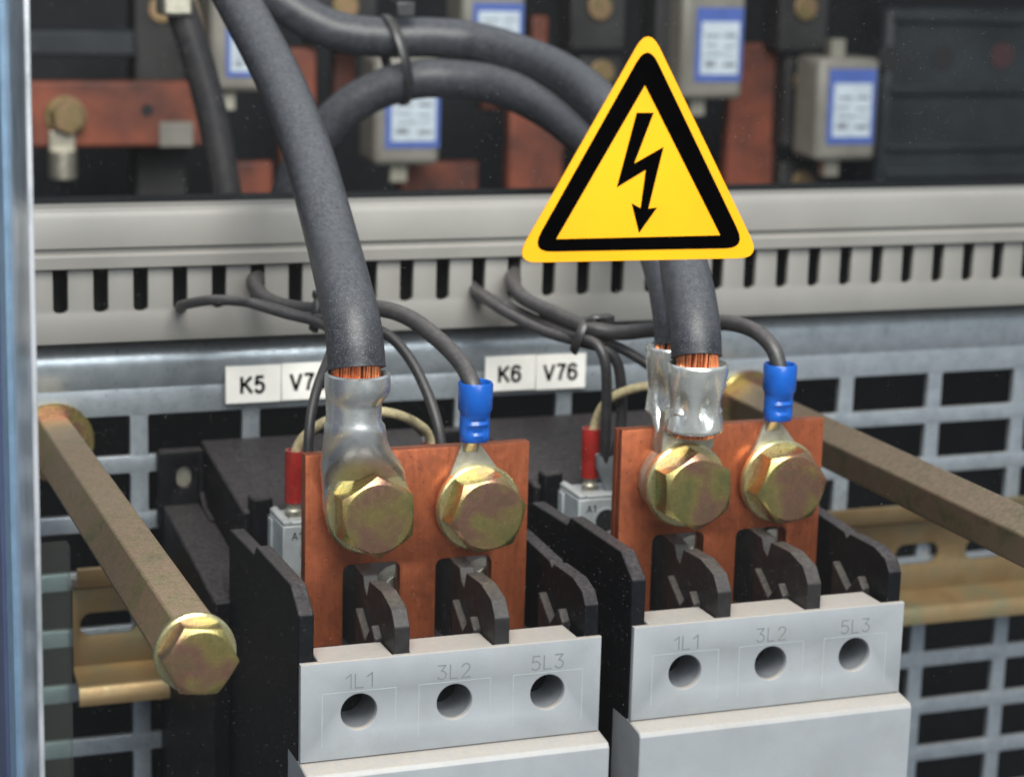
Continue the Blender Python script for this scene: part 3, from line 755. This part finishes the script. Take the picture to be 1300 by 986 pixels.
# right cables
def crimped_lug(bx, bz, yb, par, lean, cx, cz, cy, ptop):
    """Open crimp barrel over a flat palm; bx, bz is the bolt centre, yb the rear face of the palm."""
    yp = yb - 1.2
    rings = []
    prof = [(37.6, 5.0, 4.4), (38.2, 5.4, 4.9), (37.9, 5.75, 5.25), (36.5, 5.75, 5.2), (34.5, 5.55, 5.0), (32.5, 5.35, 4.8), (30.5, 5.2, 4.6), (28.5, 5.25, 4.5), (26.8, 5.4, 4.5), (25.6, 5.5, 4.5), (25.2, 5.2, 4.2), (25.6, 4.6, 3.6)]
    n = 72
    fine = prof[:3]
    for p0, p1 in zip(prof[2:9], prof[3:10]):
        for q in (1 / 3, 2 / 3, 1.0):
            fine.append(tuple(u * (1 - q) + w * q for u, w in zip(p0, p1)))
    prof = fine + prof[10:]
    for (h, a, bq) in prof:
        z = bz - 12.0 + h - 2.6
        ring = []
        for k in range(n):
            th = 2 * math.pi * k / n
            x, y = a * math.cos(th), bq * math.sin(th)
            hh = (h - 25.2) / 12.5
            if 0.05 < hh < 0.93 and a > 5.0:
                d = 2.0 * math.exp(-((math.cos(th) - 0.05) ** 2) / 0.05 - ((hh - 0.36) ** 2) / 0.035) if y < 0 else 0
                s1 = 1.5 * math.exp(-((math.cos(th) - 0.85) ** 2) / 0.02 - ((hh - 0.45) ** 2) / 0.03) if y < 0 else 0
                s2 = 1.3 * math.exp(-((math.cos(th) + 0.80) ** 2) / 0.02 - ((hh - 0.40) ** 2) / 0.05) if y < 0 else 0
                seam = 0.6 * math.exp(-((math.cos(th) - 0.12 - 0.1 * math.sin(hh * 6)) ** 2) / 0.0016) if (y < 0 and hh > 0.42) else 0
                y += d + s1 + s2 + seam
                x *= 1 - 0.05 * math.exp(-((hh - 0.4) ** 2) / 0.05)
            ring.append((bx + lean * (z - bz) + x, cy + y, z))
        rings.append(ring)
    lg = obj('lug', MB().loft(rings), 'tinned', par, sharp=60)
    top = bz + 8
    px = bx + lean * 10
    out = [(px - 5.0, cz + ptop), (px + 5.0, cz + ptop), (px + 5.4, cz + 7)]
    for k in range(0, 19):
        a = math.radians(50 - 280 * k / 18)
        out.append((cx + 7.4 * math.cos(a), cz + 7.4 * math.sin(a)))
    out.append((px - 5.4, cz + 7))
    plate('lug_palm', 'y', [out], yb - 2.4, yb, 'tinned_dull', lg, bevel=0.3)
    obj('neck', MB().loft([ell(px, yb - 1.2, cz + 7.5, 5.2, 1.15, p=4), ell(px, yb - 1.2, cz + 9.8, 5.2, 1.15, p=4), ell(px, (yb - 1.2 + cy) / 2, cz + 12, 5.2, 1.9, p=3), ell(px, cy, cz + 14.6, 5.2, 3.0, p=2.4), ell(px, cy, cz + 16.5, 4.2, 2.6)]), 'tinned', lg, sharp=50)
    return lg
bx, bz = 18.6 + RO.x, 19.8 + RO.z
t = thing('power_cable', (bx, -86, bz), 'front one of the paired thick grey cables, crimped lug in full view', 'power cable', G)
Bf = [(79.94, -87.60, 45.75), (80.22, -86.30, 49.19), (81.09, -83.00, 53.02), (82.70, -77.00, 57.02), (86.19, -65.00, 61.42), (92.72, -42.00, 67.51), (96.82, -18.00, 76.50), (98.25, 4.00, 83.45), (98.34, 22.00, 87.83), (94.84, 38.00, 91.40), (85.03, 50.00, 94.85), (74.79, 55.00, 95.80), (64.31, 58.00, 95.56), (54.25, 61.00, 96.43), (47.42, 63.00, 98.87), (40.86, 66.00, 103.09), (30.36, 70.00, 110.88)]
obj('sheath', sheath_bm(Bf, 4.75, 4.75), 'rubber', t)
strands((bx + 0.7, -87.5, 42.0), (bx + 0.7, -86.6, 49.0), 3.7, 76, t)
strands((bx + 0.6, -87.0, 33.0), (bx + 0.6, -87.0, 30.6), 3.6, 60, t)
crimped_lug(bx + 0.5, bz + 0.1, -82.5, t, 0.005, bx, bz, -87.5, 14)
t = thing('power_cable', (bx - 3, -82, bz), 'rear one of the paired thick grey cables, its lug half hidden on the right plate', 'power cable', G)
Br = [(80.98, -77.60, 46.02), (81.19, -76.40, 49.73), (81.92, -73.00, 53.35), (83.29, -67.00, 57.51), (85.86, -56.00, 61.65), (89.24, -38.00, 67.06), (94.39, -12.00, 72.49), (96.24, 12.00, 76.92), (94.26, 30.00, 81.39), (87.75, 43.00, 85.12), (79.26, 50.00, 86.27), (70.69, 54.00, 85.97), (62.52, 58.00, 83.23), (55.21, 61.00, 78.50), (48.67, 64.00, 70.70), (43.77, 66.00, 61.03), (40.82, 68.00, 46.98)]
obj('sheath', sheath_bm(Br, 4.65, 4.65), 'rubber', t)
strands((bx + 0.6, -77.6, 43.5), (bx + 1.0, -76.4, 51.0), 3.6, 50, t)
crimped_lug(bx + 0.5, bz + 1.5, -80.05, t, 0.0, bx, bz, -77.6, 9.8)

# ------------------------------------------------------------------ control wires
WG = 'black control wires from the duct'
def ring_terminal(wire, ex, bxp, bzp, zt, yb):
    """Blue insulated ring terminal: sleeve axis through ex at height zt (sleeve top), ring on the bolt."""
    cy = yb - 2.9
    def e(z, a, b2, p=2.2): return ell(ex, cy, z, a, b2, 32, p)
    rings = [e(zt - 0.9, 2.4, 2.4), e(zt, 2.6, 2.6), e(zt + .1, 2.95, 2.95), e(zt - .3, 3.15, 3.15), e(zt - 4.9, 3.1, 3.1), e(zt - 5.5, 2.75, 2.8), e(zt - 6.2, 2.7, 2.6), e(zt - 6.9, 2.85, 2.15), e(zt - 7.5, 2.75, 2.55), e(zt - 8.1, 2.85, 2.1), e(zt - 9.0, 2.9, 2.0),
             e(zt - 9.5, 2.75, 2.4), e(zt - 10.6, 2.8, 2.2), e(zt - 10.9, 2.6, 2.0), e(zt - 10.9, 1.6, 1.2)]
    s = obj('blue_sleeve', MB().loft(rings), 'blue', wire, sharp=40)
    zb = zt - 10.4
    out = [(ex - 1.5, zb + 1.2), (ex + 1.5, zb + 1.2), (ex + 1.6, zb - 1.2)]
    ang = math.atan2(ex - bxp, zb - bzp)
    for k in range(0, 25):
        a = math.radians(90 - 48 - 264 * k / 24) - ang
        out.append((bxp + 7.4 * math.cos(a), bzp + 7.4 * math.sin(a)))
    out.append((ex - 1.6, zb - 1.2))
    plate('ring_tongue', 'y', [out], yb - 1.0, yb, 'tinned_dull', wire, bevel=0.2)
    obj('neck', MB().loft([ell(ex, yb - 1.6, zb + 1, 1.45, 1.3), ell(ex, yb - 1.3, zb - 1.5, 1.5, 0.9), ell(ex, yb - .8, zb - 3, 1.6, .4)]), 'tinned_dull', wire)

def wire(label, pts, r, material='wire', group=WG, name='control_wire', part='insulation'):
    p = catmull(pts, 8)
    t = thing(name, tuple(p[-1]), label, 'wire', group)
    obj(part, MB().tube(p, r, n=14), material, t)
    return t

zt1 = (38.48, -83.00, 42.06)
w = wire('thick black wire from the duct to the blue ring terminal on the left plate',
     [(18.66, -3.50, 49.38), (14.50, -13.00, 49.72), (14.17, -25.00, 48.17), (17.08, -35.00, 48.04), (19.89, -44.00, 49.04), (23.68, -50.00, 50.26), (28.45, -57.00, 51.30), (32.49, -63.00, 50.26), (35.78, -71.00, 47.28), (37.44, -78.00, 44.44), (37.89, -83.00, 41.36), (38.43, -83.40, 38.21)], 1.6)
ring_terminal(w, zt1[0], 40.0, 18.3, zt1[2], -80.05)
w = wire('thin black wire from the duct passing behind the left lug and copper plate',
     [(2.20, -4.50, 43.11), (-0.56, -13.00, 45.34), (3.40, -23.00, 48.05), (8.95, -28.00, 48.39), (12.54, -36.00, 48.38), (16.51, -42.00, 47.73), (19.35, -46.00, 47.87), (24.49, -50.00, 47.78), (30.69, -53.00, 45.63), (34.55, -56.00, 41.27), (37.00, -60.00, 35.06), (38.01, -64.00, 28.98), (38.26, -66.00, 22.53)], 1.05)
w = wire('thin black wire dropping behind the left copper plate beside the V75 label',
     [(8.77, -34.00, 49.11), (13.63, -41.00, 48.13), (18.61, -47.00, 47.31), (20.10, -54.00, 46.09), (17.53, -60.00, 43.27), (14.49, -64.00, 39.29), (12.36, -67.00, 34.84), (11.26, -69.00, 30.16), (10.88, -70.00, 23.73)], 0.95)
w = wire('beige braided wire looping between red sleeves behind the left lug',
     [(14.41, -47.00, 17.80), (14.70, -47.00, 22.19), (16.34, -49.00, 26.00), (19.91, -53.00, 29.51), (25.58, -56.00, 31.41), (31.56, -56.00, 30.62), (37.66, -52.00, 27.36), (41.47, -48.00, 23.37), (42.59, -47.00, 16.00)], 0.95, 'beige_wire', 'beige jumper wires at the coil terminals', 'jumper_wire', 'braid')
def red_sleeve(w, top, bot):
    top, bot = Vector(top), Vector(bot)
    L_ = (bot - top).length
    s = obj('red_sleeve', MB().lathe(top, bot - top, [(1.5, .4), (1.6, 0), (1.95, 0), (2.0, .3), (1.98, L_ * .55), (1.85, L_ * .6), (1.9, L_ * .65), (1.85, L_ - .2), (1.4, L_)], 24), 'red', w)
    obj('pin', MB().lathe(bot, bot - top, [(1.3, -.2), (1.35, 1.0), (1.7, 1.4), (1.6, 2.6), (1.0, 4.2)], 18), 'tinned_dull', w)
red_sleeve(w, (14.54, -47.00, 22.35), (14.28, -47.00, 11.80))
red_sleeve(w, (42.31, -47.00, 22.29), (42.34, -47.00, 11.97))
zt2 = (99.86, -83.00, 42.58)
w = wire('thick black wire from the duct to the blue ring terminal on the right plate',
     [(75.50, -3.50, 49.00), (71.10, -13.00, 48.24), (69.18, -25.00, 46.57), (72.18, -36.00, 45.05), (74.19, -47.00, 44.35), (78.97, -52.00, 43.79), (84.49, -58.00, 45.31), (90.18, -64.00, 47.28), (94.91, -70.00, 48.34), (97.57, -76.00, 47.78), (98.87, -81.00, 45.60), (99.55, -83.00, 42.14), (99.90, -83.40, 38.38)], 1.55)
ring_terminal(w, zt2[0], 40.3 + RO.x, 18.2 + RO.z, zt2[2], -80.05)
w5 = wire('outer black wire bending down into the grey twin ferrule on the right contactor',
     [(65.52, -3.50, 45.83), (63.28, -14.00, 45.76), (65.04, -25.00, 43.88), (69.69, -36.00, 41.54), (74.03, -46.00, 40.94), (77.98, -49.00, 39.89), (80.43, -50.00, 36.90), (81.53, -50.00, 30.68), (81.62, -50.00, 24.13), (80.39, -50.00, 15.65)], 1.12)
w6 = wire('inner black wire bending down into the grey twin ferrule on the right contactor',
     [(66.44, -2.50, 45.12), (65.44, -15.00, 45.00), (70.32, -26.00, 42.69), (72.31, -39.00, 41.98), (73.87, -48.00, 41.97), (75.33, -52.00, 41.06), (76.37, -53.50, 37.31), (77.24, -52.50, 29.81), (77.53, -52.00, 23.19), (78.05, -51.00, 16.04)], 1.08)
q0, q1 = Vector((78.69, -50.50, 18.34)), Vector((79.30, -50.00, 12.41))
obj('twin_ferrule', MB().loft([ell(q0.x, q0.y, q0.z - .6, 1.9, 1.2), ell(q0.x, q0.y, q0.z, 2.1, 1.4), ell(q0.x, q0.y, q0.z + .05, 2.45, 1.8, p=2.6), ell(q0.x, q0.y, q0.z - 2.6, 2.35, 1.7, p=2.6), ell(q1.x, q1.y, q1.z + .6, 1.5, 1.2), ell(q1.x, q1.y, q1.z - 1.5, 1.0, .9)]), 'ferrule_grey', w5)
wire('thin black wire running from the duct behind the rear lug of the paired cables',
     [(76.09, -3.50, 47.59), (71.65, -15.00, 46.84), (72.53, -33.00, 43.52), (74.73, -45.00, 42.34), (81.34, -50.00, 39.94), (86.64, -54.00, 36.45), (90.39, -56.00, 33.12)], 1.05)
w = wire('beige braided wire arching from a red sleeve behind the paired lugs',
     [(76.69, -47.00, 17.96), (77.17, -47.00, 23.70), (77.98, -50.00, 28.91), (80.80, -54.00, 32.21), (84.99, -58.00, 33.81), (88.97, -60.00, 32.10)], 0.95, 'beige_wire', 'beige jumper wires at the coil terminals', 'jumper_wire', 'braid')
red_sleeve(w, (76.49, -47.00, 23.25), (76.53, -47.00, 12.83))

# cable ties
TG = 'black cable ties'
def tie(label, c, a, bq, rad, head, hs, ax=(1, 0, 0), tail=None, tilt=0.0):
    c = Vector(c)
    t = thing('cable_tie', tuple(c), label, 'cable tie', TG)
    d = Vector(ax).normalized()
    w = (Vector((0, 0, 1)) - d * d.z).normalized(); u = d.cross(w)
    pts = [c + w * (a * math.cos(x)) + u * (bq * math.sin(x)) + d * (tilt * math.cos(x)) for x in [2 * math.pi * k / 48 for k in range(48)]]
    obj('strap', MB().tube(pts, rad, n=10, closed=True, flat=2.2), 'tie', t)
    h = Vector(head)
    hm = MB().box(h.x - hs, h.x + hs, h.y - hs * .8, h.y + hs * .8, h.z - hs * .75, h.z + hs * .75)
    obj('head', hm, 'tie', t, bevel=0.4)
    if tail: obj('tail', MB().tube(catmull([Vector(p) for p in tail], 4), 0.6, n=8, flat=1.6), 'tie', t)
    return t
tie('black cable tie round both thick cables at the top of their arch', (66.05, 57.00, 90.42), 10.4, 8.4, 0.55, (66.44, 52.00, 102.53), 2.3, (1, 0, 0.12), None, -1.2)
tie('black cable tie round the right bundle of thin wires, square head upward', (73.64, -46.00, 42.41), 3.6, 3.2, 0.45, (78.19, -48.00, 45.50), 1.7, (0.8, -0.4, -0.3), [(74.24, -48.00, 45.81), (75.68, -49.00, 46.58), (77.74, -49.00, 46.34)])
tie('black cable tie round the left wires beside the single thick cable', (19.69, -43.00, 48.56), 3.6, 2.8, 0.45, (19.71, -44.00, 52.13), 1.1, (0.9, -0.3, -0.15))

# ------------------------------------------------------------------ marker labels
def marker(s, x0, x1, z0, z1, label, rot=0.0):
    t = thing('marker_label', ((x0 + x1) / 2, -2.3, z0), label, 'marker label', 'white marker labels on the steel band')
    obj('card', MB().box(x0, x1, -3.2, -2.45, z0, z1), 'paper', t, bevel=0.12)
    bold_text(s, (x0 + x1) / 2 - 0.2, (z0 + z1) / 2 - 0.1, 3.3, -3.22, t, 0.36, 0.95)
    t.rotation_euler = (0, rot, 0)
    return t
marker('K5', 10.9, 22.85, 22.1, 30.1, 'white marker label reading K5')
marker('V75', 23.0, 35.0, 22.2, 30.2, 'white marker label reading V75, partly behind the thick cable')
marker('K6', 69.1, 80.9, 21.8, 29.6, 'white marker label reading K6')
marker('V76', 81.05, 93.0, 21.6, 29.5, 'white marker label reading V76')

# ------------------------------------------------------------------ hexagon standoffs
def standoff(x, z, y_end, af, rot, label, brot, rod='zinc_rod'):
    t = thing('hex_standoff', (x, 0, z), label, 'standoff', 'long hexagon standoff rods')
    washer('base_washer', x, z, -0.95, -2.4, 8.3, t, 'zinc_yellow')
    m = MB(); R = af / 2 / math.cos(math.radians(30))
    m.loft([[(x + R * s * math.cos(rot + math.pi / 3 * k), y, z + R * s * math.sin(rot + math.pi / 3 * k)) for k in range(6)] for s, y in ((1, -2.3), (1, y_end + .8), (.93, y_end))])
    obj('hex_rod', m, rod, t, bevel=0.3)
    washer('end_washer', x, z, y_end, y_end - 1.3, 6.2, t)
    hex_head(m := MB(), x, y_end - 1.32, y_end - 5.4, z, 10.0, brot)
    obj('end_bolt', m, 'zinc_yellow', t, sharp=24)
    return t
standoff(-25.0, 15.6, -138.6, 10.2, math.radians(1), 'hexagon standoff rod at the left with its end bolt facing the viewer', math.radians(-5))
standoff(134.8, 15.0, -138.6, 10.2, math.radians(34), 'shade-darkened hexagon standoff rod running out of frame at the right', 0.3, 'zinc_rod_shaded')

# ------------------------------------------------------------------ warning triangle
def tri(v, rad): return rpoly(v, rad, 6)
t = thing('warning_sign', (38.6, -153.1, 75), 'yellow triangular high voltage warning sticker with black lightning arrow', 'warning sign')
plate('sticker', 'y', [tri([(18.9, 75.2), (58.6, 74.8), (38.75, 109.2)], 2.1)], -153.35, -153.05, 'sign_yellow', t)
plate('border', 'y', [tri([(21.3, 76.75), (56.1, 76.4), (38.65, 106.9)], 2.0), [(25.3, 78.5), (51.7, 78.4), (38.45, 100.7)]], -153.42, -153.3, 'ink', t)
bolt_pts = [(37.3, 96.7), (40.0, 96.7), (37.2, 89.3), (41.8, 91.7), (39.75, 82.65), (41.15, 82.8), (38.4, 79.1), (37.05, 83.5), (38.5, 82.75), (39.1, 88.4), (34.6, 85.9)]
plate('lightning_arrow', 'y', [bolt_pts], -153.42, -153.3, 'ink', t)

# ------------------------------------------------------------------ clear cover and its frame
t = thing('clear_cover', (90, -151, -70), 'clear acrylic cover sheet across the front carrying the yellow sticker', 'acrylic cover')
obj('pane', MB().box(-49.3, 260, -153, -150, -90, 190), 'pane', t)
m = MB().box(-50.2, -49.4, -153.2, -134.2, -90, 190)
obj('edge_strip', m, 'chrome', t, bevel=0.25)
x0 = (-44.15, -143.00, 27.89)[0]
obj('side_guard', MB().box(-49.2, x0, -145, -142, -90, (-47.04, -143.00, 35.15)[2]), 'pane_green', t)
t = thing('cabinet_frame', (-52, -110, -90), 'blue grey painted frame edge at the far left', 'cabinet frame')
obj('gasket', MB().box(-50.9, -49.5, -134.1, -126.5, -90, 190), 'frame_light', t, bevel=0.5)
obj('painted_edge', MB().box(-51.4, -49.6, -126.4, -70, -90, 190), 'frame_blue', t, bevel=0.5)
